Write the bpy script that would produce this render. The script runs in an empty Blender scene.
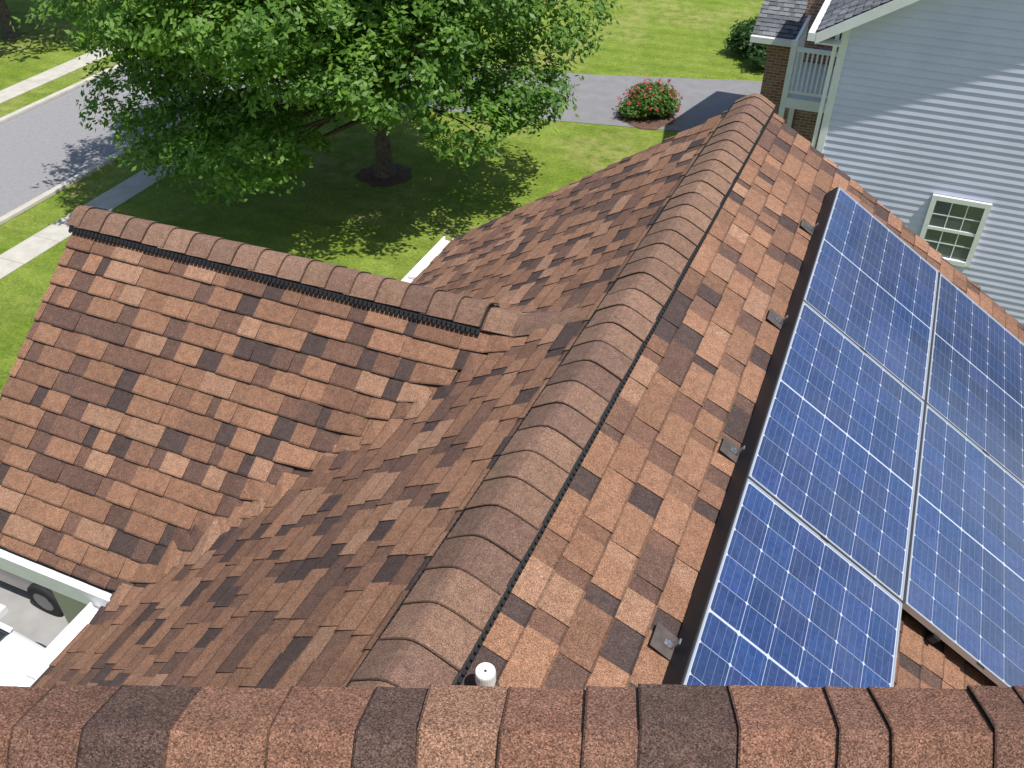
import bpy, math, random
import numpy as np
from mathutils import Vector
random.seed(7); rng=np.random.default_rng(7)
GZ=12.0
RX,RY=0.3919,0.9200
def W(r,q,z): return (r*RX+q*RY, r*RY-q*RX, z+GZ)
def WH(r,q,z):
    # the old house is not perfectly square: the main ridge runs a touch off the eaves
    d=-.115*max(0,min(1.2,(7.34-r)/6.1))
    if q<-.97: f=max(0,(q+3.76)/2.79)
    else: f=max(0,1-(q+.97)/.75)
    return W(r,q+d*f,z)
def ID(x,y,z): return (x,y,z+GZ)

# ---------------------------------------------------------------- materials
def mat(name):
    m=bpy.data.materials.new(name); m.use_nodes=True
    nt=m.node_tree; b=nt.nodes['Principled BSDF']
    return m,nt,b
def N(nt,t,**k):
    n=nt.nodes.new(t)
    for a,v in k.items(): setattr(n,a,v)
    return n
def L(nt,a,b): nt.links.new(a,b)
def noise(nt,scale,detail=4,rough=.55,vec=None):
    n=N(nt,'ShaderNodeTexNoise'); n.inputs['Scale'].default_value=scale
    n.inputs['Detail'].default_value=detail; n.inputs['Roughness'].default_value=rough
    if vec is None:
        tc=N(nt,'ShaderNodeTexCoord'); vec=tc.outputs['Object']
    L(nt,vec,n.inputs['Vector']); return n
def ramp(nt,fac,stops):
    r=N(nt,'ShaderNodeValToRGB'); e=r.color_ramp.elements
    while len(e)<len(stops): e.new(.5)
    for i,(p,c) in enumerate(stops):
        e[i].position=p; e[i].color=(c[0],c[1],c[2],1)
    L(nt,fac,r.inputs[0]); return r
def mix(nt,mode,fac,a,b):
    m=N(nt,'ShaderNodeMix',data_type='RGBA',blend_type=mode)
    for s,v in ((0,fac),(6,a),(7,b)):
        if isinstance(v,(int,float)): m.inputs[s].default_value=v
        elif isinstance(v,tuple): m.inputs[s].default_value=(*v,1)
        else: L(nt,v,m.inputs[s])
    return m.outputs[2]
def bump(nt,b,h,strength,dist):
    n=N(nt,'ShaderNodeBump'); n.inputs['Strength'].default_value=strength; n.inputs['Distance'].default_value=dist
    L(nt,h,n.inputs['Height']); L(nt,n.outputs[0],b.inputs['Normal'])
def simple(name,col,rough=.6,metal=0,nscale=0,namt=.25,spec=.5,bmp=0):
    m,nt,b=mat(name)
    b.inputs['Roughness'].default_value=rough; b.inputs['Metallic'].default_value=metal
    b.inputs['Specular IOR Level'].default_value=spec
    if nscale:
        n=noise(nt,nscale,5)
        r=ramp(nt,n.outputs[0],[(.3,tuple(c*(1-namt) for c in col)),(.7,tuple(min(1,c*(1+namt)) for c in col))])
        L(nt,r.outputs[0],b.inputs['Base Color'])
        if bmp: bump(nt,b,n.outputs[0],.5,bmp)
    else: b.inputs['Base Color'].default_value=(*col,1)
    return m

def make_shingle(name,tint=(1,1,1)):
    m,nt,b=mat(name)
    at=N(nt,'ShaderNodeAttribute',attribute_name='Col')
    tc=N(nt,'ShaderNodeTexCoord')
    v=N(nt,'ShaderNodeTexVoronoi'); v.inputs['Scale'].default_value=430; L(nt,tc.outputs['Object'],v.inputs['Vector'])
    sep=N(nt,'ShaderNodeSeparateColor'); L(nt,v.outputs['Color'],sep.inputs[0])
    gr=ramp(nt,sep.outputs[0],[(0,(.3,.29,.29)),(.35,(.78,.76,.74)),(.75,(1.15,1.12,1.1)),(1,(1.75,1.8,1.85))])
    c=mix(nt,'MULTIPLY',1.0,at.outputs['Color'],gr.outputs[0])
    n2=noise(nt,22,6,.75,tc.outputs['Object'])
    r2=ramp(nt,n2.outputs[0],[(.3,(.74,.72,.72)),(.7,(1.2,1.2,1.18))])
    c=mix(nt,'MULTIPLY',1.0,c,r2.outputs[0])
    n3=noise(nt,.9,4,.6,tc.outputs['Object'])
    r3=ramp(nt,n3.outputs[0],[(.3,(.9,.9,.9)),(.7,(1.08,1.08,1.08))])
    c=mix(nt,'MULTIPLY',1.0,c,r3.outputs[0])
    c=mix(nt,'MULTIPLY',1.0,c,tint)
    L(nt,c,b.inputs['Base Color'])
    b.inputs['Roughness'].default_value=.85; b.inputs['Specular IOR Level'].default_value=.3
    n4=noise(nt,300,3,.7,tc.outputs['Object'])
    bump(nt,b,n4.outputs[0],.8,.005)
    return m
M_SH=make_shingle('asphalt_shingle',(.97,1.05,1.14))
M_UNDER=simple('roof_underlay',(.10,.06,.042),.95,nscale=30)
M_VENT=simple('black_ridge_vent',(.012,.012,.013),.6)
M_WHITE=simple('white_trim_paint',(.78,.78,.77),.45,nscale=6,namt=.05)
M_GUT=simple('white_gutter_metal',(.8,.8,.8),.35,nscale=9,namt=.05)
M_DARKGUT=simple('gutter_inside',(.25,.24,.22),.7,nscale=12)
M_PVC=simple('pvc_pipe',(.72,.71,.67),.5,nscale=14,namt=.08)
M_HOLE=simple('pipe_dark',(.03,.03,.03),.9)
M_ALU=simple('aluminium',(.50,.51,.53),.4,1)
M_FRAME=simple('panel_frame',(.56,.58,.61),.38,.6)
M_BLACK=simple('black_rail_and_shadow_strip',(.012,.012,.014),.5)
M_FLASH=simple('flashing_metal',(.10,.08,.07),.6,.2,nscale=20)
M_BACK=simple('panel_backsheet',(.48,.53,.64),.12)
M_BACK.node_tree.nodes['Principled BSDF'].inputs['Coat Weight'].default_value=.3
def make_cell():
    m,nt,b=mat('solar_cell')
    at=N(nt,'ShaderNodeAttribute',attribute_name='Col')
    tc=N(nt,'ShaderNodeTexCoord')
    v=N(nt,'ShaderNodeTexVoronoi'); v.inputs['Scale'].default_value=55; L(nt,tc.outputs['Object'],v.inputs['Vector'])
    sep=N(nt,'ShaderNodeSeparateColor'); L(nt,v.outputs['Color'],sep.inputs[0])
    r=ramp(nt,sep.outputs[0],[(0,(.7,.75,.8)),(1,(1.4,1.3,1.2))])
    c=mix(nt,'MULTIPLY',1.0,at.outputs['Color'],r.outputs[0])
    n=noise(nt,2.2,6,.65)
    rd_=ramp(nt,n.outputs[0],[(.4,(0,0,0)),(.75,(.08,)*3)])
    c=mix(nt,'MIX',rd_.outputs[0],c,(.35,.36,.38))
    L(nt,c,b.inputs['Base Color'])
    rr=ramp(nt,n.outputs[0],[(.3,(.14,)*3),(.7,(.24,)*3)]); L(nt,rr.outputs[0],b.inputs['Roughness'])
    b.inputs['Specular IOR Level'].default_value=.8
    b.inputs['Coat Weight'].default_value=.8; b.inputs['Coat Roughness'].default_value=.08
    return m
M_CELL=make_cell()
M_BUS=simple('busbar',(.20,.25,.40),.3,.3)
def make_siding(name,col):
    m,nt,b=mat(name)
    n=noise(nt,1.3,5); r=ramp(nt,n.outputs[0],[(.3,tuple(c*.92 for c in col)),(.7,tuple(c*1.05 for c in col))])
    n2=noise(nt,60,2); r2=ramp(nt,n2.outputs[0],[(.3,(.96,)*3),(.7,(1.03,)*3)])
    L(nt,mix(nt,'MULTIPLY',1.0,r.outputs[0],r2.outputs[0]),b.inputs['Base Color'])
    b.inputs['Roughness'].default_value=.5
    return m
M_SIDE=make_siding('vinyl_siding',(.64,.635,.80))
M_SIDE2=make_siding('beige_siding',(.55,.50,.42))
def make_brick():
    m,nt,b=mat('brick')
    tc=N(nt,'ShaderNodeTexCoord')
    mp=N(nt,'ShaderNodeMapping'); mp.inputs['Rotation'].default_value=(0,0,math.atan2(RX,RY)); L(nt,tc.outputs['Object'],mp.inputs[0])
    sx=N(nt,'ShaderNodeSeparateXYZ'); L(nt,mp.outputs[0],sx.inputs[0])
    ad=N(nt,'ShaderNodeMath',operation='ADD'); L(nt,sx.outputs[0],ad.inputs[0]); L(nt,sx.outputs[1],ad.inputs[1])
    cb=N(nt,'ShaderNodeCombineXYZ'); L(nt,ad.outputs[0],cb.inputs[0]); L(nt,sx.outputs[2],cb.inputs[1])
    br=N(nt,'ShaderNodeTexBrick'); L(nt,cb.outputs[0],br.inputs['Vector'])
    br.inputs['Color1'].default_value=(.26,.11,.075,1); br.inputs['Color2'].default_value=(.40,.20,.13,1); br.inputs['Mortar'].default_value=(.45,.40,.36,1)
    br.inputs['Scale'].default_value=1; br.inputs['Brick Width'].default_value=.21; br.inputs['Row Height'].default_value=.075; br.inputs['Mortar Size'].default_value=.008
    L(nt,br.outputs[0],b.inputs['Base Color']); b.inputs['Roughness'].default_value=.9
    return m
M_BRICK=make_brick()
M_GLASS=simple('window_glass',(.09,.11,.12),.06,spec=.9)
def make_groundmat(name,a,bc,dry,stripe=False):
    m,nt,b=mat(name)
    tc=N(nt,'ShaderNodeTexCoord')
    n=noise(nt,.5,6,.6,tc.outputs['Object']); n1=noise(nt,13,7,.8,tc.outputs['Object']); n2=noise(nt,.22,5,.6,tc.outputs['Object'])
    n3=noise(nt,2.6,5,.7,tc.outputs['Object'])
    r=ramp(nt,n.outputs[0],[(.35,a),(.65,bc)])
    r1=ramp(nt,n1.outputs[0],[(.3,(.34,.40,.3)),(.5,(1,1,1)),(.72,(1.6,1.5,1.5))])
    c=mix(nt,'MULTIPLY',1.0,r.outputs[0],r1.outputs[0])
    r3=ramp(nt,n3.outputs[0],[(.3,(.74,.79,.76)),(.7,(1.22,1.16,1.12))])
    c=mix(nt,'MULTIPLY',1.0,c,r3.outputs[0])
    r2=ramp(nt,n2.outputs[0],[(.47,(0,0,0)),(.60,(1,1,1))])
    r4=ramp(nt,n3.outputs[0],[(.4,(0,0,0)),(.62,(.8,)*3)])
    mm=N(nt,'ShaderNodeMath',operation='MULTIPLY'); L(nt,r2.outputs[0],mm.inputs[0]); L(nt,r4.outputs[0],mm.inputs[1])
    c=mix(nt,'MIX',mm.outputs[0],c,dry)
    if stripe:
        mp=N(nt,'ShaderNodeMapping'); mp.inputs['Rotation'].default_value=(0,0,math.atan2(RX,RY)); L(nt,tc.outputs['Object'],mp.inputs[0])
        w=N(nt,'ShaderNodeTexWave',bands_direction='Y'); w.inputs['Scale'].default_value=.33; w.inputs['Distortion'].default_value=1.2; w.inputs['Detail Scale'].default_value=.6
        L(nt,mp.outputs[0],w.inputs[0])
        rw=ramp(nt,w.outputs[0],[(.35,(.92,.93,.9)),(.65,(1.04,1.03,1.03))])
        c=mix(nt,'MULTIPLY',1.0,c,rw.outputs[0])
    L(nt,c,b.inputs['Base Color']); b.inputs['Roughness'].default_value=.95; b.inputs['Specular IOR Level'].default_value=.15
    bump(nt,b,n1.outputs[0],.9,.06)
    return m
M_GRASS=make_groundmat('lawn_grass',(.165,.245,.030),(.235,.31,.055),(.36,.33,.13),True)
M_ASPH=simple('asphalt',(.27,.265,.27),.9,nscale=9,namt=.09,bmp=.01)
M_ASPH2=simple('driveway_asphalt',(.22,.215,.22),.9,nscale=2,namt=.10,bmp=.01)
M_CONC=simple('concrete',(.50,.47,.41),.9,nscale=2.5,namt=.12)
M_CONC2=simple('concrete_drive',(.33,.32,.31),.9,nscale=2.5,namt=.12)
M_MULCH=simple('mulch',(.13,.07,.05),.95,nscale=18,namt=.5,bmp=.03)
M_BARK=simple('bark',(.13,.10,.078),.95,nscale=9,namt=.45,bmp=.03)
def make_leaf(name,trans=.33):
    m,nt,b=mat(name)
    at=N(nt,'ShaderNodeAttribute',attribute_name='Col')
    L(nt,at.outputs['Color'],b.inputs['Base Color']); b.inputs['Roughness'].default_value=.5; b.inputs['Specular IOR Level'].default_value=.4
    tr=N(nt,'ShaderNodeBsdfTranslucent'); 
    L(nt,mix(nt,'MULTIPLY',1.0,at.outputs['Color'],(1.4,1.6,.7)),tr.inputs[0])
    ms=N(nt,'ShaderNodeMixShader'); ms.inputs[0].default_value=trans
    out=nt.nodes['Material Output']
    L(nt,b.outputs[0],ms.inputs[1]); L(nt,tr.outputs[0],ms.inputs[2]); L(nt,ms.outputs[0],out.inputs[0])
    return m
M_LEAF=make_leaf('leaves')
M_PETAL=make_leaf('petals',.2)

# ---------------------------------------------------------------- mesh builder
class MB:
    def __init__(s,name,mats,T=W):
        s.n=name; s.m=mats; s.T=T; s.v=[]; s.f=[]; s.mi=[]; s.c=[]
    def face(s,pts,mi=0,col=(1,1,1)):
        i=len(s.v)
        for p in pts: s.v.append(s.T(*p))
        s.f.append(tuple(range(i,i+len(pts)))); s.mi.append(mi); s.c.append(col)
    def hexa(s,b,t,mi=0,col=(1,1,1)):
        i=len(s.v)
        for p in list(b)+list(t): s.v.append(s.T(*p))
        for f in ((3,2,1,0),(4,5,6,7),(0,1,5,4),(1,2,6,5),(2,3,7,6),(3,0,4,7)):
            s.f.append(tuple(i+k for k in f)); s.mi.append(mi); s.c.append(col)
    def box(s,a0,a1,b0,b1,z0,z1,mi=0,col=(1,1,1)):
        q=[(a0,b0),(a0,b1),(a1,b1),(a1,b0)]
        s.hexa([(x,y,z0) for x,y in q],[(x,y,z1) for x,y in q],mi,col)
    def tube(s,pts,rad,n=8,mi=0,col=(1,1,1),cap=True):
        rings=[]
        P=[Vector(s.T(*p)) for p in pts]
        for i,p in enumerate(P):
            d=(P[min(i+1,len(P)-1)]-P[max(i-1,0)]).normalized()
            u=d.orthogonal().normalized() if i==0 else (u-d*u.dot(d)).normalized()
            w=d.cross(u); i0=len(s.v)
            for k in range(n):
                a=2*math.pi*k/n; s.v.append(tuple(p+(u*math.cos(a)+w*math.sin(a))*rad[i]))
            rings.append(i0)
        for a,b in zip(rings,rings[1:]):
            for k in range(n):
                s.f.append((a+k,a+(k+1)%n,b+(k+1)%n,b+k)); s.mi.append(mi); s.c.append(col)
        if cap:
            s.f.append(tuple(rings[-1]+k for k in range(n))); s.mi.append(mi); s.c.append(col)
            s.f.append(tuple(rings[0]+k for k in reversed(range(n)))); s.mi.append(mi); s.c.append(col)
    def done(s,parent=None,smooth=False,bevel=0,fix=True):
        me=bpy.data.meshes.new(s.n); me.from_pydata(s.v,[],s.f)
        for m in s.m: me.materials.append(m)
        me.polygons.foreach_set('material_index',s.mi)
        ca=me.color_attributes.new('Col','FLOAT_COLOR','CORNER')
        a=[]
        for f,c in zip(s.f,s.c): a.extend((c[0],c[1],c[2],1.0)*len(f))
        ca.data.foreach_set('color',a)
        if smooth: me.polygons.foreach_set('use_smooth',[True]*len(s.f))
        me.update()
        if fix:
            import bmesh
            bm=bmesh.new(); bm.from_mesh(me); bmesh.ops.recalc_face_normals(bm,faces=bm.faces); bm.to_mesh(me); bm.free()
        o=bpy.data.objects.new(s.n,me); bpy.context.scene.collection.objects.link(o)
        if bevel:
            md=o.modifiers.new('bevel','BEVEL'); md.width=bevel; md.segments=2
        if parent: o.parent=parent
        return o
def empty(name):
    o=bpy.data.objects.new(name,None); bpy.context.scene.collection.objects.link(o); return o

# ---------------------------------------------------------------- roof geometry (r,q,z relative to eye height)
RQ,RZ=-.97,-2.80            # main ridge
TL,TR=.685,.63
CR,CZ,TC=4.22,-3.17,.775    # cross gable ridge
EQ=-3.76; RE=7.34; CQ=-5.22; CU=1.88; EQR=2.7
def zmL(q): return RZ-TL*(RQ-q)
def zmR(q): return RZ-TR*(q-RQ)
def zc(r): return CZ-TC*abs(r-CR)
def smax(a,b,k=.15):
    h=max(k-abs(a-b),0)/k; return max(a,b)+h*h*k/4
PAL=[((.345,.172,.098),6),((.30,.148,.085),5.5),((.385,.205,.122),2.2),((.25,.125,.075),4),((.155,.084,.060),3),((.092,.058,.048),3.4),((.205,.104,.068),3)]
PC=[p[0] for p in PAL]; PW=[p[1] for p in PAL]
def rc(w=None):
    c=random.choices(PC,w or PW)[0]; j=random.uniform(.9,1.08); return tuple(x*j for x in c)
DARKW=[1.6,2.4,.5,3.5,5,5.5,4]
HIW=[8,6,3.0,3.5,1.2,.9,1.8]
def shingles(mb,u0,u1,vlen,P,keep,e=.1435,h0=0):
    n=int(math.ceil(vlen/e))
    for i in range(n):
        va=i*e; vb=min((i+1)*e,vlen)+.004
        u=u0-random.uniform(0,.3); hi=random.random()<.5
        while u<u1:
            w=random.uniform(.12,.32) if hi else random.uniform(.07,.2)
            a,b=max(u,u0),min(u+w,u1)
            if b-a>.01 and keep((a+b)/2,(va+vb)/2):
                hh=(.021 if hi else .013)+h0; col=rc(HIW if hi else DARKW)
                ta=.002+h0+(.003 if hi else 0)
                jit=random.uniform(-.0015,.0015)
                vs=vb-.011      # lower lip of every course, its shadow line darkened into the colour
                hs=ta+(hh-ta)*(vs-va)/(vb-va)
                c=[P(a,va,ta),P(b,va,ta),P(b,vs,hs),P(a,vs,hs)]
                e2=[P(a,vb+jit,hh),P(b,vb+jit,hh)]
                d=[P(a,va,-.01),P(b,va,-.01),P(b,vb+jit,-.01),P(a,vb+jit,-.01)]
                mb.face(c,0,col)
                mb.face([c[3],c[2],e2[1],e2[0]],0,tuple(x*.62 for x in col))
                dk=tuple(x*.12 for x in col)  # butt and side faces coloured near black to paint in the course shadow
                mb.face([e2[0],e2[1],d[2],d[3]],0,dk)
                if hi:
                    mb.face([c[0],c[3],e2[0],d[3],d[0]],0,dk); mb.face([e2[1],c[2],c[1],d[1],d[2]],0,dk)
            u+=w; hi=not hi
house=empty('shingle_roof_house')
def nearwall(r,q): return r*RY-q*RX   # world y
aL=math.atan(TL); cL,sL=math.cos(aL),math.sin(aL)
def PL(u,v,h):
    q=RQ-v*cL-h*sL; z=RZ-v*sL+h*cL; qq=RQ-v*cL
    return (u,q,z+smax(zmL(qq),zc(u))-zmL(qq))
mb=MB('main_roof_street_slope',[M_SH],WH)
shingles(mb,-1.2,RE,(RQ-EQ)/cL,PL,lambda u,v: zmL(RQ-v*cL)>zc(u)-.05 and nearwall(u,RQ-v*cL)>.66)
mb.done(house,fix=False)
aR=math.atan(TR); cR,sR=math.cos(aR),math.sin(aR)
def PR(u,v,h): return (u,RQ+v*cR+h*sR,RZ-v*sR+h*cR)
mb=MB('main_roof_panel_slope',[M_SH],WH)
shingles(mb,-1.2,RE,(EQR-RQ)/cR,PR,lambda u,v: nearwall(u,RQ+v*cR)>.66)
mb.done(house,fix=False)
aC=math.atan(TC); cC,sC=math.cos(aC),math.sin(aC)
for nm,sg in (('cross_gable_near_slope',-1),('cross_gable_far_slope',1)):
    def PCc(u,v,h,sg=sg):
        r=CR+sg*(v*cC+h*sC); rr=CR+sg*v*cC; z=CZ-v*sC+h*cC
        return (r,u,z+smax(zmL(u),zc(rr))-zc(rr))
    mb=MB(nm,[M_SH],WH)
    shingles(mb,CQ,RQ-.3,CU/cC,PCc,lambda u,v,sg=sg: zc(CR+sg*v*cC)>zmL(u)-.01,h0=0)
    mb.done(house,fix=False)
mb=MB('roof_deck',[M_UNDER,M_WHITE],WH)
def zs(r,q):
    return smax(zmL(q),zc(r)) 
st=.08
rs=list(np.arange(-1.2,RE-.01,st))+[RE-.01]; qs=list(np.arange(EQ+.01,RQ,st))+[RQ]
for r0,r1 in zip(rs,rs[1:]):
    for q0,q1 in zip(qs,qs[1:]):
        if nearwall(r0,q0)>.6: mb.face([(r0,q0,zs(r0,q0)-.008),(r1,q0,zs(r1,q0)-.008),(r1,q1,zs(r1,q1)-.008),(r0,q1,zs(r0,q1)-.008)])
for sg in (-1,1):
    e=CR+sg*(CU-.01)
    mb.face([(CR,CQ+.01,CZ-.012),(CR,EQ+.02,CZ-.012),(e,EQ+.02,zc(e)-.012),(e,CQ+.01,zc(e)-.012)])
mb.face([(.6,RQ,RZ-.012),(RE-.01,RQ,RZ-.012),(RE-.01,EQR-.01,zmR(EQR)-.012),(1.9,EQR-.01,zmR(EQR)-.012)])
t=.16
def rake(p0,p1,dr,dq):
    (a,b,c),(d,e,f)=p0,p1
    mb.hexa([(a,b,c-t),(d,e,f-t),(d+dr,e+dq,f-t),(a+dr,b+dq,c-t)],[(a,b,c),(d,e,f),(d+dr,e+dq,f),(a+dr,b+dq,c)],1)
rake((RE,RQ,RZ-.02),(RE,EQ,zmL(EQ)-.02),-.03,0)
rake((RE,RQ,RZ-.02),(RE,EQR,zmR(EQR)-.02),-.03,0)
rake((CR,CQ,CZ-.02),(CR-CU,CQ,zc(CR-CU)-.02),0,.03)
rake((CR,CQ,CZ-.02),(CR+CU,CQ,zc(CR+CU)-.02),0,.03)
mb.done(house)
mb=MB('gutter',[M_GUT,M_DARKGUT])
def gutter_q(q,r0,r1,z,sg,g=.105):
    q0,q1=sorted((q,q+sg*g))
    mb.box(r0,r1,q0,q1,z-.12,z-.05,0)
    a,b2=sorted((q+sg*g,q+sg*(g+.014)))
    mb.box(r0,r1,a,b2,z-.12,z-.005,0)
    mb.box(r0,r1,min(q,q+sg*.012),max(q,q+sg*.012),z-.05,z-.008,0)
    for i in range(int((r1-r0)/.6)): mb.box(r0+.3+i*.6,r0+.32+i*.6,min(q,q+sg*g),max(q,q+sg*g),z-.03,z-.012,0)
gutter_q(EQ-.02,-1.0,CR-CU-.085,zmL(EQ),-1)
gutter_q(EQ-.02,CR+CU+.12,RE,zmL(EQ),-1)
gutter_q(EQR+.02,1.9,RE,zmR(EQR),1)
ez=zc(CR-CU)
for sg in (-1,1):
    r=CR+sg*(CU+.01); f=lambda a:(r+sg*a); g=.05
    mb.box(min(f(0),f(g)),max(f(0),f(g)),CQ,EQ+.05,ez-.16,ez-.03)
    mb.box(min(f(g),f(g+.014)),max(f(g),f(g+.014)),CQ,EQ+.05,ez-.16,ez-.006)
mb.done(house,fix=True)
mb=MB('house_wall',[M_SIDE2,M_WHITE])
b=-GZ
mb.face([(-1,EQ+.3,b),(RE-.3,EQ+.3,b),(RE-.3,EQ+.3,zmL(EQ)-.1),(-1,EQ+.3,zmL(EQ)-.1)])
mb.face([(RE-.3,EQ+.3,b),(RE-.3,EQR-.3,b),(RE-.3,EQR-.3,zmR(EQR-.3)-.05),(RE-.3,RQ,RZ-.06),(RE-.3,EQ+.3,zmL(EQ+.3)-.05)])
mb.face([(1.9,EQR-.3,b),(RE-.3,EQR-.3,b),(RE-.3,EQR-.3,zmR(EQR-.3)-.05),(1.9,EQR-.3,zmR(EQR-.3)-.05)])
g0,g1=CR-CU+.3,CR+CU-.3
mb.face([(g0,CQ+.25,b),(g1,CQ+.25,b),(g1,CQ+.25,zc(g1)-.05),(CR,CQ+.25,CZ-.06),(g0,CQ+.25,zc(g0)-.05)])
for g in (g0,g1): mb.face([(g,CQ+.25,b),(g,EQ+.3,b),(g,EQ+.3,zc(g)-.05),(g,CQ+.25,zc(g)-.05)])
mb.box(CR-CU,CR-CU+.3,CQ+.03,EQ+.3,ez-.15,ez-.14,1)
mb.box(-1,CR-CU,EQ,EQ+.3,ez-.16,ez-.145,1)
mb.done(house)

def capline(mb,vb,P,L0,L1,ex,hw,tl,tr,lift=.03,rnd=.045,th=.009,dirn=1,teeth=True,colf=None,exj=0,dkf=.3,lip=0):
    def prof(s): 
        t=tl if s<0 else tr
        return -(math.sqrt(s*s+rnd*rnd)-rnd)*t
    S=[hw*x for x in (-1,-.72,-.45,-.22,0,.22,.45,.72,1)]
    a0=L0; 
    while a0<L1:
        e_=ex*random.uniform(1-exj,1+exj)
        a=a0; bb=min(a+e_+.05,L1+ex*.12); a0+=e_
        if dirn<0: a,bb=L0+L1-a,L0+L1-bb
        col=colf(); hj=random.uniform(-.001,.002); wj=random.uniform(-.004,.004); sk=random.uniform(-.004,.004)
        def hh(f,s): return lift+(th*1.9 if f==0 else .001)+hj+prof(s)
        tp=[[P((a,bb)[f]+sk*s/hw*(1-f),s+wj,hh(f,s)) for s in S] for f in (0,1)]
        lo=[[P((a,bb)[f]+sk*s/hw*(1-f),s+wj,hh(f,s)-th*(1.5 if f==0 else .5)) for s in S] for f in (0,1)]
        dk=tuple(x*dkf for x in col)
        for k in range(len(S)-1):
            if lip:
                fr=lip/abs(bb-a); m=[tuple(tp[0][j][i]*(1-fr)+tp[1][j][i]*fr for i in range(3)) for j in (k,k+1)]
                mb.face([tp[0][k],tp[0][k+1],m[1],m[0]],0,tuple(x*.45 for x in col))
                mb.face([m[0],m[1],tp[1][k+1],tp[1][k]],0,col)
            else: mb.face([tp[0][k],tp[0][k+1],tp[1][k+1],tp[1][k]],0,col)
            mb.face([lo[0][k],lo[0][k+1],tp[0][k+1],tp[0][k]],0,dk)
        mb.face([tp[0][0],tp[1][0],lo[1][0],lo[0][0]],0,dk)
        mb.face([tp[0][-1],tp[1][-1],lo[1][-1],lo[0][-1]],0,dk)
    if vb is not None:
        for k in range(len(S)-1):
            h2=hw+.004
            s0,s1=S[k]*h2/hw,S[k+1]*h2/hw
            vb.hexa([P(L0,s0,prof(s0)-.005),P(L1,s0,prof(s0)-.005),P(L1,s1,prof(s1)-.005),P(L0,s1,prof(s1)-.005)],
                    [P(L0,s0,prof(s0)+lift-.012),P(L1,s0,prof(s0)+lift-.012),P(L1,s1,prof(s1)+lift-.012),P(L0,s1,prof(s1)+lift-.012)])
        if teeth:
            for sg in (-1,1):
                u=L0+.01
                while u<L1:
                    s0,s1=sg*(hw+.002),sg*(hw+(.012 if sg>0 else .026))
                    q=[P(u,s0,prof(s0)-.004),P(u+.022,s0,prof(s0)-.004),P(u+.022,s1,prof(s1)-.004),P(u,s1,prof(s1)-.004)]
                    t_=[P(u,s0,prof(s0)+.016),P(u+.022,s0,prof(s0)+.016),P(u+.022,s1,prof(s1)+.010),P(u,s1,prof(s1)+.010)]
                    vb.hexa(q,t_); u+=.034
def capcol():
    k=random.uniform(.88,1.1); w=random.random()
    b_=(.27,.15,.097) if w<.66 else ((.215,.12,.083) if w<.82 else (.30,.168,.106))
    return tuple(x*k for x in b_)
mb=MB('main_ridge_cap',[M_SH],WH); vb=MB('main_ridge_vent',[M_VENT],WH)
capline(mb,vb,lambda u,s,h:(u,RQ+s-.008,RZ+h+.008),.55,RE+.02,.182,.160,TL,TR,colf=capcol,rnd=.045,th=.005,dkf=.1,lift=.024,lip=.008)
mb.done(house,fix=False); vb.done(house)
mb=MB('cross_ridge_cap',[M_SH],WH); vb=MB('cross_ridge_vent',[M_VENT],WH)
capline(mb,vb,lambda u,s,h:(CR+s,u,CZ+h+.010),CQ-.02,RQ-.94,.19,.14,TC,TC,dirn=-1,colf=capcol,rnd=.045,lift=.020,th=.006,dkf=.1,lip=.01)
capline(mb,None,lambda u,s,h:(CR+s,u,max(CZ+h-.014,smax(zmL(u),zc(CR+s))+.018+h*.12)),RQ-.93,RQ-.36,.19,.13,TC,TC,lift=.012,colf=capcol,th=.006)
mb.done(house,fix=False); vb.done(house)

# near (upper) roof : crest along x
cy,cz=.775,-1.352
NPC=[(.30,.145,.088),(.22,.108,.07),(.13,.074,.056),(.35,.18,.11),(.26,.122,.075)]
def nearcol():
    c=random.choices(NPC,[4,3.4,2.4,2.5,4])[0]; k=random.uniform(.88,1.12); return tuple(x*k for x in c)
mb=MB('upper_roof_cap',[M_SH],ID)
capline(mb,None,lambda u,s,h:(u+s*.10,cy+s*.9,cz+h-.012),-3.2,3.2,.12,.122,.95,.42,lift=.012,rnd=.006,th=.006,dirn=1,colf=nearcol,exj=.4,dkf=.08,lip=.004)
mb.done(house,fix=False)
mb=MB('upper_roof_slope',[M_SH],ID)
aN=math.atan(.5); cN,sN=math.cos(aN),math.sin(aN)
shingles(mb,-3.2,3.2,3.2,lambda u,v,h:(u,cy-v*cN,cz-.035-v*sN+h),lambda u,v:True)
mb.done(house,fix=False)
mb=MB('upper_wall',[M_SIDE2,M_WHITE,M_UNDER],ID)
mb.box(-3.0,3.0,-1.9,cy,-GZ,-2.9,0)
mb.hexa([(-3.0,-1.9,-2.9),(-3.0,cy,-2.9),(3.0,cy,-2.9),(3.0,-1.9,-2.9)],[(-3.0,-1.9,cz-.08-(cy+1.9)*.5),(-3.0,cy,cz-.08),(3.0,cy,cz-.08),(3.0,-1.9,cz-.08-(cy+1.9)*.5)],0)
mb.box(-3.2,3.2,cy+.002,cy+.06,cz-.2,cz-.06,1)
mb.done(house)

mb=MB('vent_pipe',[M_PVC,M_HOLE,M_FLASH])
pr,pq=1.64,-.80; pz=zmR(pq)
mb.tube([(pr,pq,pz-.05),(pr,pq,pz+.13)],[.033,.033],24,0,cap=False)
mb.tube([(pr,pq,pz+.08),(pr,pq,pz+.128),(pr,pq,pz+.135)],[.037,.037,.035],24,0)
mb.tube([(pr,pq,pz+.1352),(pr,pq,pz+.1358)],[.005,.005],12,1)
mb.tube([(pr,pq,pz+.0),(pr,pq,pz+.03),(pr,pq,pz+.05)],[.055,.05,.04],20,2,cap=False)
mb.done(house)

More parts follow.
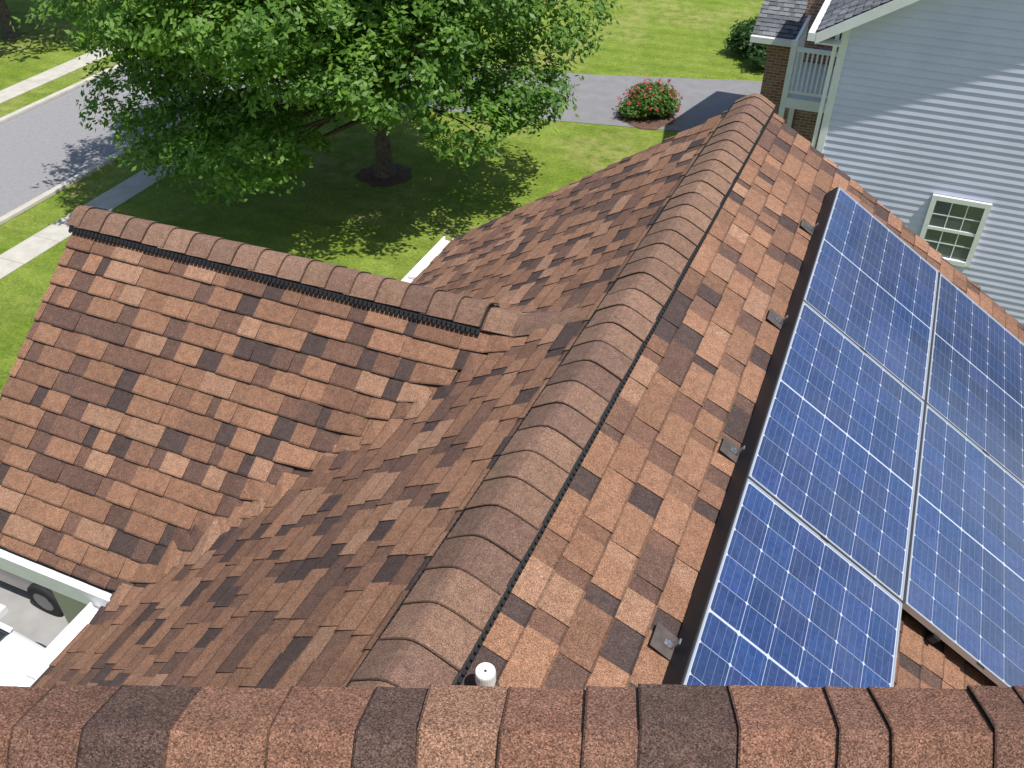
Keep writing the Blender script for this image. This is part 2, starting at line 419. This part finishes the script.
# ---------------------------------------------------------------- solar panels
A0=(6.76,-.167,-3.12-.03)
PWd,PLn=1.022,1.684
def PP(u,w,h):
    return (A0[0]-u, A0[1]+w*cR+h*sR, A0[2]-w*sR+h*cR)
def panel(u0,w0):
    mb=MB('solar_panel',[M_FRAME,M_BACK,M_CELL,M_BUS,M_BLACK],lambda a,b,c:W(*PP(a,b,c)))
    u1,w1=u0+PLn,w0+PWd; f=.009
    mb.box(u0,u1,w0,w0+f,-.038,.001); mb.box(u0,u1,w1-f,w1,-.038,.001)
    mb.box(u0,u0+f,w0+f,w1-f,-.038,.001); mb.box(u1-f,u1,w0+f,w1-f,-.038,.001)
    mb.box(u0+f,u1-f,w0+f,w1-f,-.03,-.004,1)
    mu,mw=.016,.014; mid=.010
    cu=(PLn-2*mu-mid)/10; cw=(PWd-2*mw)/6; g=.0015; ch=.008
    pk=random.uniform(.9,1.08)
    for i in range(10):
        for j in range(6):
            a=u0+mu+i*cu+(mid if i>4 else 0)+g; b2=a+cu-2*g; c=w0+mw+j*cw+g; d=c+cw-2*g
            k=random.uniform(.78,1.25)*pk; base=(.013*k*random.uniform(.8,1.3),.034*k,.13*k)
            h=-.0032
            mb.face([(a+ch,c,h),(b2-ch,c,h),(b2,c+ch,h),(b2,d-ch,h),(b2-ch,d,h),(a+ch,d,h),(a,d-ch,h),(a,c+ch,h)],2,base)
    for j in range(6):
        for k in range(4):
            w=w0+mw+cw*(j+(k+.5)/4)
            for ua,ub in ((u0+mu,u0+mu+5*cu),(u0+mu+5*cu+mid,u1-mu)):
                mb.face([(ua,w-.0009,-.0028),(ub,w-.0009,-.0028),(ub,w+.0009,-.0028),(ua,w+.0009,-.0028)],3)
    mb.done()
for (i,j) in ((0,0),(1,0),(2,0),(0,1),(1,1)):
    panel(i*1.702,j*1.042)
rack=MB('solar_mounting_rack',[M_BLACK,M_ALU,M_FLASH],lambda a,b,c:W(*PP(a,b,c)))
for w,u1 in ((.06,5.09),(.78,5.09),(1.3,3.4),(1.85,3.4)):
    rack.box(-.02,u1,w-.02,w+.02,-.085,-.040)
rack.hexa([(-.0,-.030,-.104),(5.08,-.030,-.104),(5.08,-.012,-.104),(-.0,-.012,-.104)],[(-.0,-.007,-.010),(5.08,-.007,-.010),(5.08,-.002,-.010),(-.0,-.002,-.010)])  # slanted black strip added to widen the shadow band beside the panels
rack.box(-.012,-.002,0,2.05,-.10,-.008)
for r in (6.12,4.86,3.58,2.31):
    u=A0[0]-r
    rack.box(u-.06,u+.06,-.14,-.03,-.108,-.1055,2)
    rack.box(u-.014,u+.014,-.085,-.045,-.1055,-.100,1); rack.box(u-.014,u+.014,-.052,-.045,-.1055,-.04,1)
    rack.tube([(u,-.07,-.10),(u,-.07,-.086)],[.008,.008],6,1)
for u in (1.693,3.395):
    for w in (.5,1.55):
        rack.box(u-.004,u+.012,w-.025,w+.025,.0012,.005,0)
rack.done()

# ---------------------------------------------------------------- ground
g=MB('ground',[M_GRASS])
g.face([(-150,-300,-GZ),(-150,300,-GZ),(450,300,-GZ),(450,-300,-GZ)]); g.done()
rd=MB('road',[M_ASPH]); rd.face([(-120,-26.6,-GZ+.008),(-120,-21.4,-GZ+.008),(300,-21.4,-GZ+.008),(300,-26.6,-GZ+.008)]); rd.done()
for a,b2 in ((-21.4,-21.2),(-26.8,-26.6)):
    k=MB('kerb',[M_CONC])
    segs=((-120,.2),(8.6,24.6),(29.6,300)) if a==-21.4 else ((-120,300),)
    for s0,s1 in segs: k.box(s0,s1,a,b2,-GZ,-GZ+.12)
    k.done(bevel=.02)
for q0,q1 in ((-19.95,-19.05),(-28.9,-28.0)):
    sw=MB('sidewalk',[M_CONC])
    r=-60
    while r<120:
        sw.box(r,r+1.19,q0,q1,-GZ,-GZ+.035); r+=1.2
    sw.done(bevel=.008)
dv=MB('driveway',[M_ASPH2])
dv.face([(24.8,-21.4,-GZ+.012),(26.9,-10.2,-GZ+.012),(28.3,-3.0,-GZ+.012),(33.6,-3.0,-GZ+.012),(31.4,-10.2,-GZ+.012),(29.4,-21.4,-GZ+.012)]); dv.done()
dv=MB('driveway',[M_CONC2]); dv.face([(.4,-21.4,-GZ+.012),(.4,EQ,-GZ+.012),(8.4,EQ,-GZ+.012),(8.4,-21.4,-GZ+.012)]); dv.done()

# ---------------------------------------------------------------- foliage
def leafmesh(name,pos,nor,size,cols,material,parent=None):
    n=len(pos)
    nor=nor+rng.normal(0,.5,(n,3)); nor/=np.linalg.norm(nor,axis=1)[:,None]+1e-6
    ref=rng.normal(0,1,(n,3)); u=np.cross(nor,ref); u/=np.linalg.norm(u,axis=1)[:,None]+1e-6
    v=np.cross(nor,u); s=size[:,None]
    V=np.stack([pos-u*s*.75,pos-v*s*.38+u*s*.05,pos+u*s*.75+nor*s*.12,pos+v*s*.38+u*s*.05],1).reshape(-1,3)
    me=bpy.data.meshes.new(name); me.vertices.add(4*n); me.vertices.foreach_set('co',V.ravel())
    me.loops.add(4*n); me.loops.foreach_set('vertex_index',np.arange(4*n))
    me.polygons.add(n); me.polygons.foreach_set('loop_start',np.arange(0,4*n,4)); me.polygons.foreach_set('loop_total',np.full(n,4))
    me.update(); me.materials.append(material)
    ca=me.color_attributes.new('Col','FLOAT_COLOR','CORNER')
    c=np.concatenate([cols,np.ones((n,1))],1); ca.data.foreach_set('color',np.repeat(c,4,0).ravel())
    o=bpy.data.objects.new(name,me); bpy.context.scene.collection.objects.link(o)
    if parent: o.parent=parent
    return o
def lobes_leaves(lobes,dens,size,colA,colB):
    P=[];Nn=[];S=[];C=[]
    for (c,rad) in lobes:
        n=int(dens*rad*rad)
        nt_=max(6,n//20)
        d=rng.normal(0,1,(nt_,3)); d/=np.linalg.norm(d,axis=1)[:,None]
        ph=rng.uniform(0,6.28,6)
        lump=1+.16*np.sin(d[:,0]*5+ph[0])*np.sin(d[:,1]*5+ph[1])+.12*np.sin(d[:,2]*7+ph[2])*np.sin(d[:,0]*8+ph[3])
        rr=rad*lump*(rng.uniform(.4,1.1,nt_)**.5)
        sc=np.array([1.12,1.12,.7])
        tp=np.array(c)+d*rr[:,None]*sc
        idx=rng.integers(0,nt_,n)
        P.append(tp[idx]+rng.normal(0,size*1.3,(n,3))*np.array([1,1,.7])); Nn.append(d[idx]*.8+np.array([0,0,.9]))
        S.append(rng.uniform(size*.7,size*1.3,n))
        t=np.clip(rng.normal(.5,.2,n)+rng.uniform(-.2,.2)+rng.normal(0,.18,nt_)[idx],0,1)[:,None]
        C.append(np.array(colA)*(1-t)+np.array(colB)*t)
    return np.concatenate(P),np.concatenate(Nn),np.concatenate(S),np.concatenate(C)
def tree(base,cc,rad,nl,dens,size,name='tree',lr=(1.1,1.9),tr=.24,fork=2.4,colA=(.06,.145,.018),colB=(.185,.32,.05),extra=()):
    T=empty(name)
    lobes=list(extra)
    tries=0
    while len(lobes)<nl and tries<9000:
        tries+=1
        d=rng.normal(0,1,3); d/=np.linalg.norm(d); f=rng.uniform(.3,.88)
        p=np.array(cc)+d*np.array(rad)*f; r=rng.uniform(*lr)
        if p[2]<3.7 and math.hypot(p[0]-base[0]-.3,(p[1]-base[1]+1.8)*.8)<2.3: continue
        if all(np.linalg.norm(p-np.array(q))>r*.58 for q,_ in lobes): lobes.append((tuple(p),r))
    P,Nn,S,C=lobes_leaves(lobes,dens,size,colA,colB)
    leafmesh('leaves',P,Nn,S,C,M_LEAF,T)
    mb=MB('trunk',[M_BARK],lambda x,y,z:(x,y,z))
    bx,by,bz=base
    mb.tube([(bx,by,bz-.1),(bx,by,bz+.15),(bx+.03,by,bz+.7),(bx-.04,by+.02,bz+fork)],[tr*1.7,tr*1.25,tr,tr*.85],12)
    mb.tube([(bx-.04,by+.02,bz+fork),(bx+.1,by,bz+fork+2),(cc[0]*.5+bx*.5,cc[1]*.5+by*.5,cc[2]+1.5)],[tr*.8,tr*.5,tr*.15],8)
    for i,(p,r) in enumerate(lobes):
        h=bz+fork*random.uniform(.8,1.5)
        m=(bx*.55+p[0]*.45+random.uniform(-.3,.3),by*.55+p[1]*.45,h*.5+p[2]*.5-.2)
        mb.tube([(bx,by,h),m,p],[tr*.38,tr*.22,tr*.06],6)
        for k in range(2):
            q=np.array(p)+rng.normal(0,.6,3)*r*.6
            mb.tube([m,tuple((np.array(m)+q)/2+rng.normal(0,.1,3)),tuple(q)],[tr*.15,tr*.1,tr*.04],5)
    mb.done(T,smooth=True)
    return T
ex=[((-8.6,21.5,2.7),1.25),((-7.2,20.6,2.4),1.2),((-9.6,23.0,3.2),1.3),((-6.4,20.2,2.9),1.2),((-1.2,21.2,3.1),1.1),((.3,22.4,3.4),1.2),((-8.0,23.5,2.5),1.2)]
tree((-3.78,24.7,0),(-4.8,24.2,5.6),(7.1,6.4,4.5),112,1000,.112,lr=(.9,1.75),extra=ex)
tree((-20.3,37.2,0),(-20.3,37.2,4.6),(4.8,4.6,3.4),26,380,.18,lr=(1.2,1.9),colA=(.03,.08,.012),colB=(.09,.17,.03))
tree((-17,52,0),(-17,52,5.8),(5.5,5.0,3.8),24,240,.26,lr=(1.3,2.0))
tree((7,62,0),(7,62,6.5),(5.5,5.0,4.0),24,240,.28,lr=(1.4,2.1))
def disc(name,x,y,r,z):
    mb=MB(name,[M_MULCH],lambda a,b,c:(a,b,c))
    n=26; ring=[(x+math.cos(2*math.pi*k/n)*r*random.uniform(.85,1.12),y+math.sin(2*math.pi*k/n)*r*random.uniform(.85,1.12),z) for k in range(n)]
    for k in range(n): mb.face([(x,y,z+.06),ring[k],ring[(k+1)%n]])
    mb.done()
disc('mulch_bed',-3.78,24.7,.8,.01)
disc('mulch_bed',4.55,29.0,1.0,.02)
def bush(name,c,rad,n,size,dens,flower=False,ca=(.05,.13,.02),cb=(.14,.26,.04)):
    T=empty(name); lobes=[]
    for i in range(n):
        d=rng.normal(0,1,3); d/=np.linalg.norm(d); d[2]=abs(d[2])*.9
        lobes.append((tuple(np.array(c)+d*np.array(rad)*rng.uniform(.3,.62)+np.array([0,0,rad[2]*.35])),rng.uniform(.36,.5)*rad[0]))
    P,Nn,S,C=lobes_leaves(lobes,dens,size,ca,cb)
    leafmesh('leaves',P,Nn,S,C,M_LEAF,T)
    if flower:
        k=rng.choice(len(P),280,replace=False); pp=[];ss=[];cc2=[]
        for i in k:
            p=P[i]+ (P[i]-np.array(c))*.1
            for _ in range(6): pp.append(p+rng.normal(0,.03,3)); ss.append(.075); cc2.append(np.array([.72,.09,.15])*rng.uniform(.6,1.2))
        pp=np.array(pp); leafmesh('flowers',pp,rng.normal(0,1,pp.shape),np.array(ss),np.array(cc2),M_PETAL,T)
    mb=MB('stems',[M_BARK],lambda x,y,z:(x,y,z))
    for p,r in lobes: mb.tube([(c[0],c[1],c[2]-.05),((c[0]+p[0])/2,(c[1]+p[1])/2,p[2]*.5+.05),p],[.03,.02,.01],5)
    mb.done(T)
bush('flowering_bush',(4.62,29.1,0),(.85,.85,.95),22,.075,5200,True)
for p in ((9.3,33.6),(9.0,34.9),(9.6,36.1)):
    bush('shrub',(p[0],p[1],0),(.8,.8,1.1),14,.10,1500,False,(.02,.06,.012),(.05,.11,.02))

# ---------------------------------------------------------------- neighbour house
nh=empty('siding_house')
NR=16.0; NQ=-.9; NE=-4.72; NS=.6; NRQ=5.6
mb=MB('siding_wall',[M_SIDE,M_WHITE])
e=.128; z=-GZ
def zr(q): return NE+.1+NS*(q-NQ) if q<NRQ else NE+.1+NS*(2*NRQ-NQ-q)
ztop=zr(NRQ)
while z<ztop:
    z1=z+e
    qa=NQ if z1<=NE+.1 else NQ+(z1-NE-.1)/NS
    qb=2*NRQ-qa
    if qb>qa:
        mb.face([(NR-.020,qa,z),(NR-.020,qb,z),(NR-.002,qb,z1),(NR-.002,qa,z1)])
        mb.face([(NR,qa,z),(NR,qb,z),(NR-.020,qb,z),(NR-.020,qa,z)],0)
    z=z1
mb.face([(NR+.01,NQ,-GZ),(NR+.01,2*NRQ-NQ,-GZ),(NR+.01,2*NRQ-NQ,NE),(NR+.01,NRQ,zr(NRQ)),(NR+.01,NQ,NE)])
mb.face([(NR,NQ,-GZ),(NR+12,NQ,-GZ),(NR+12,NQ,NE),(NR,NQ,NE)])
mb.face([(NR+12,NQ,-GZ),(NR+12,2*NRQ-NQ,-GZ),(NR+12,2*NRQ-NQ,NE),(NR+12,NRQ,zr(NRQ)),(NR+12,NQ,NE)])
mb.done(nh,fix=False)
mb=MB('corner_board',[M_WHITE]); mb.box(NR-.04,NR+.09,NQ-.03,NQ+.09,-GZ,NE); mb.done(nh,bevel=.005)
mb=MB('downspout',[M_WHITE]); mb.box(NR-.02,NR+.06,NQ-.13,NQ-.06,-GZ,NE-.1); mb.done(nh,bevel=.01)
mb=MB('neighbour_roof',[M_SH,M_WHITE])
aS=math.atan(NS); c_,s_=math.cos(aS),math.sin(aS)
GP=[(.19,.188,.19),(.15,.15,.155),(.23,.228,.23),(.12,.12,.125)]
sav=(PC[:],PW[:],DARKW[:],HIW[:])
PC[:]=GP; PW[:]=[3,3,2,2]; DARKW[:]=[2,3,1,4]; HIW[:]=[3,2,2,1]
rl=(NRQ-NQ+.4)/c_
zrg=NE+.12+NS*(NRQ-NQ)+.1
shingles(mb,NR-.35,NR+12.3,rl,lambda u,v,h:(u,NRQ-v*c_-h*s_,zrg-v*s_+h*c_),lambda u,v:True)
mb.face([(NR-.35,NRQ,zrg),(NR+12.3,NRQ,zrg),(NR+12.3,NRQ+rl*c_,zrg-rl*s_),(NR-.35,NRQ+rl*c_,zrg-rl*s_)],0,(.15,.15,.16))
mb.face([(NR-.35,NRQ,zrg-.02),(NR+12.3,NRQ,zrg-.02),(NR+12.3,NRQ-rl*c_,zrg-rl*s_-.02),(NR-.35,NRQ-rl*c_,zrg-rl*s_-.02)],0,(.1,.1,.1))
for sg in (-1,1):
    qe=NRQ+sg*rl*c_; ze=zrg-rl*s_
    mb.hexa([(NR-.36,NRQ,zrg-.19),(NR-.32,NRQ,zrg-.19),(NR-.32,qe,ze-.19),(NR-.36,qe,ze-.19)],[(NR-.36,NRQ,zrg-.012),(NR-.32,NRQ,zrg-.012),(NR-.32,qe,ze-.012),(NR-.36,qe,ze-.012)],1)
    mb.hexa([(NR-.32,NRQ,zrg-.19),(NR,NRQ,zrg-.19),(NR,qe,ze-.19),(NR-.32,qe,ze-.19)],[(NR-.32,NRQ,zrg-.17),(NR,NRQ,zrg-.17),(NR,qe,ze-.17),(NR-.32,qe,ze-.17)],1)
qe=NRQ-rl*c_; ze=zrg-rl*s_
mb.box(NR-.36,NR+12.3,qe-.13,qe-.005,ze-.15,ze-.02,1)
mb.box(NR-.3,NR+12.3,qe,NQ,ze-.2,ze-.18,1)
mb.done(nh,fix=False)
def window(parent,r,q0,q1,z0,z1):
    w=MB('window',[M_WHITE,M_GLASS]); fr=.085
    R0=r-.065; R1=r
    w.box(R0,R1,q0-fr,q0,z0-fr,z1+fr); w.box(R0,R1,q1,q1+fr,z0-fr,z1+fr)
    w.box(R0,R1,q0,q1,z1,z1+fr); w.box(R0-.03,R1,q0,q1,z0-fr,z0)
    zm=(z0+z1)/2
    w.box(R0+.012,R1-.01,q0,q1,zm-.028,zm+.028)
    w.box(R1-.028,R1-.024,q0,q1,z0,z1,1)
    for k in range(1,3): 
        q=q0+(q1-q0)*k/3; w.box(R1-.036,R1-.029,q-.009,q+.009,z0,zm-.028); w.box(R1-.036,R1-.029,q-.009,q+.009,zm+.028,z1)
    for za,zb in ((z0,zm),(zm,z1)):
        zz=(za+zb)/2; w.box(R1-.0365,R1-.0295,q0,q1,zz-.009,zz+.009)
    w.done(parent)
window(nh,NR-.02,1.24,2.02,-8.42,-7.36)
window(nh,NR-.02,5.5,6.3,-8.42,-7.36)
mb=MB('brick_wing',[M_BRICK,M_WHITE])
mb.box(23.6,30.5,-3.05,NQ,-GZ,-7.55)
mb.box(23.55,30.55,-3.1,NQ,-7.55,-7.3,1)
mb.done(nh)
mb=MB('wing_roof',[M_SH,M_WHITE])
ww=.5; aw=math.atan(ww); c2,s2=math.cos(aw),math.sin(aw); wl=-3.45
shingles(mb,wl,NQ+.02,3.9/c2,lambda u,v,h:(27.1-v*c2-h*s2,u,-5.35-v*s2+h*c2),lambda u,v:True)
shingles(mb,wl,NQ+.02,3.9/c2,lambda u,v,h:(27.1+v*c2+h*s2,u,-5.35-v*s2+h*c2),lambda u,v:True)
for sg in (-1,1):
    mb.hexa([(27.1,wl,-5.55),(27.1,wl+.05,-5.55),(27.1+sg*3.9,wl+.05,-7.5),(27.1+sg*3.9,wl,-7.5)],[(27.1,wl,-5.37),(27.1,wl+.05,-5.37),(27.1+sg*3.9,wl+.05,-7.32),(27.1+sg*3.9,wl,-7.32)],1)
mb.box(23.08,23.2,wl,NQ,-7.42,-7.28,1)
mb.face([(23.6,-3.07,-7.4),(30.5,-3.07,-7.4),(27.1,-3.07,-5.5)],1)
mb.done(nh,fix=False)
PC[:],PW[:],DARKW[:],HIW[:]=sav
mb=MB('balcony',[M_WHITE,M_BRICK])
b0,b1,q0,q1=20.0,22.4,-2.12,NQ
mb.box(b0,b1,q0,q1,-7.72,-7.5)
for r in (b0+.05,b1-.05):
    for q in (q0+.06,q1-.15): mb.box(r-.06,r+.06,q-.06,q+.06,-GZ,-7.72)
mb.box(b0-.01,b0+.11,q0,q0+.12,-7.5,-6.3); mb.box(b0,b0+.1,q1-.1,q1,-7.5,-6.35)
mb.box(b0+.0,b0+.1,q0+.12,q1-.1,-6.5,-6.43); mb.box(b0+.02,b0+.08,q0+.12,q1-.1,-7.4,-7.34)
n=10
for i in range(n): 
    q=q0+.12+(q1-q0-.22)*(i+.5)/n; mb.box(b0+.03,b0+.07,q-.018,q+.018,-7.34,-6.5)
mb.box(b0+.11,b1,q0,q0+.07,-6.5,-6.43)
for i in range(16):
    r=b0+.15+i*.14; mb.box(r,r+.035,q0+.015,q0+.05,-7.5,-6.5)
mb.done(nh)
mb=MB('balcony_wall',[M_BRICK]); mb.box(b1,23.6,-2.2,NQ,-GZ,-5.8); mb.done(nh)

# ---------------------------------------------------------------- cars
def carpaint(name,col):
    m=simple(name,col,.3); m.node_tree.nodes['Principled BSDF'].inputs['Coat Weight'].default_value=1; return m
M_TIRE=simple('tire',(.02,.02,.02),.85)
M_CARGL=simple('car_glass',(.02,.025,.03),.05,spec=.9)
M_RIM=simple('wheel_rim',(.22,.22,.23),.35,.9)
M_LAMP=simple('tail_lamp',(.35,.02,.02),.2)
def car(name,rc_,qc,paint,fl=1):
    T=empty(name); g=-GZ
    C=lambda x,q,z: (rc_+x,qc+fl*q,g+z)
    def addring(mb,pts,q):
        i0=len(mb.v)
        for x,z in pts: mb.v.append(W(*C(x,q,z)))
        return i0
    def skin(mb,R,n):
        for a,b3 in zip(R,R[1:]):
            for k in range(n): mb.f.append((a+k,a+(k+1)%n,b3+(k+1)%n,b3+k)); mb.mi.append(0); mb.c.append((1,1,1))
        for a in (R[0],R[-1]): mb.f.append(tuple(a+k for k in range(n))); mb.mi.append(0); mb.c.append((1,1,1))
    sec=[(-2.30,.70,.42,.62),(-2.22,.80,.28,.78),(-1.95,.88,.22,.86),(-1.2,.91,.2,.96),(-.7,.92,.2,1.0),(0,.92,.2,1.0),(.9,.92,.2,1.02),(1.6,.91,.22,1.04),(2.05,.88,.26,1.02),(2.28,.80,.34,.92),(2.34,.72,.45,.75)]
    mb=MB('body',[paint]); R=[]
    for q,w,zl,zb in sec:
        R.append(addring(mb,[(-w*.86,zl),(-w,zl+.14),(-w,zb-.16),(-w*.95,zb-.04),(-w*.8,zb),(0,zb+.035),(w*.8,zb),(w*.95,zb-.04),(w,zb-.16),(w,zl+.14),(w*.86,zl)],q))
    skin(mb,R,11); mb.done(T,smooth=True)
    def loft(nm,m,secs,smooth=True):
        mb=MB(nm,[m]); R=[]
        for q,w0,w1,z0,z1 in secs:
            R.append(addring(mb,((-w0,z0),(-w1,z1-.04),(-w1*.9,z1),(0,z1+.03),(w1*.9,z1),(w1,z1-.04),(w0,z0)),q))
        skin(mb,R,7); mb.done(T,smooth=smooth)
    loft('glasshouse',M_CARGL,[(-1.15,.82,.80,.95,1.0),(-.45,.84,.68,.97,1.40),(0,.84,.69,.97,1.43),(.9,.84,.68,.98,1.42),(1.85,.80,.74,1.0,1.07)],False)
    loft('roof',paint,[(-.42,.67,.66,1.38,1.42),(0,.70,.69,1.40,1.455),(.9,.69,.68,1.39,1.445),(1.2,.66,.65,1.33,1.37)])
    def bx(mb,x0,x1,q0,q1,z0,z1,mi=0):
        a,b_=sorted((qc+fl*q0,qc+fl*q1)); mb.box(rc_+x0,rc_+x1,a,b_,g+z0,g+z1,mi)
    mb=MB('pillars',[paint])
    for s in (-1,1):
        for (qa,wa,za,qb,wb,zb) in ((-1.15,.83,.97,-.42,.69,1.40),(.25,.86,.97,.25,.70,1.42),(1.85,.81,1.0,1.15,.68,1.36)):
            mb.tube([C(s*wa,qa,za),C(s*wb,qb,zb)],[.045,.04],6)
        bx(mb,s*.98-.09,s*.98+.09,-.85,-.72,.98,1.1)
    mb.done(T)
    mb=MB('wiper',[M_TIRE])
    for s in (-.35,.3): mb.tube([C(s,-1.13,1.02),C(s+.5*(1 if s<0 else -.2)+.1,-.95,1.16)],[.012,.01],5)
    mb.done(T)
    for q in (-1.42,1.42):
        for s in (-1,1):
            mb=MB('wheel',[M_TIRE,M_RIM]); x=s*.86
            mb.tube([C(x-s*.1,q,.33),C(x-s*.08,q,.33),C(x+s*.09,q,.33),C(x+s*.11,q,.33)],[.30,.335,.335,.30],28)
            mb.tube([C(x+s*.105,q,.33),C(x+s*.118,q,.33)],[.2,.19],14,1)
            mb.done(T)
    mb=MB('lamps',[M_LAMP,M_RIM])
    for s in (-1,1): bx(mb,s*.68-.14,s*.68+.14,2.2,2.33,.72,.88); bx(mb,s*.66-.14,s*.66+.14,-2.3,-2.17,.58,.7,1)
    mb.done(T)
car('parked_car',6.26,-11.75,carpaint('dark_paint',(.10,.105,.115)))
car('parked_car',3.6,-10.95,carpaint('white_paint',(.8,.8,.8)),-1)

# ---------------------------------------------------------------- light, camera
S=Vector((.33,-.27,.90)).normalized()
sun=bpy.data.lights.new('sun','SUN'); sun.energy=5.0; sun.angle=math.radians(.5); sun.color=(1,.965,.91)
so=bpy.data.objects.new('sun',sun); bpy.context.scene.collection.objects.link(so)
so.rotation_euler=S.to_track_quat('Z','Y').to_euler()
w=bpy.data.worlds.new('World'); bpy.context.scene.world=w; w.use_nodes=True
nt=w.node_tree; bg=nt.nodes['Background']; sk=nt.nodes.new('ShaderNodeTexSky'); sk.sky_type='NISHITA'; sk.sun_disc=False
sk.sun_elevation=math.asin(S.z); sk.sun_rotation=math.atan2(S.x,S.y)
nt.links.new(sk.outputs[0],bg.inputs[0]); bg.inputs[1].default_value=.13
cam=bpy.data.cameras.new('camera'); co=bpy.data.objects.new('camera',cam); bpy.context.scene.collection.objects.link(co)
cam.sensor_width=36; cam.lens=36*900/1024; cam.clip_end=1500; cam.clip_start=.05
co.location=(0,0,GZ); co.rotation_euler=(math.radians(51),0,0)
bpy.context.scene.camera=co
bpy.context.scene.view_settings.view_transform='Standard'; bpy.context.scene.view_settings.look='None'
bpy.context.scene.view_settings.exposure=0
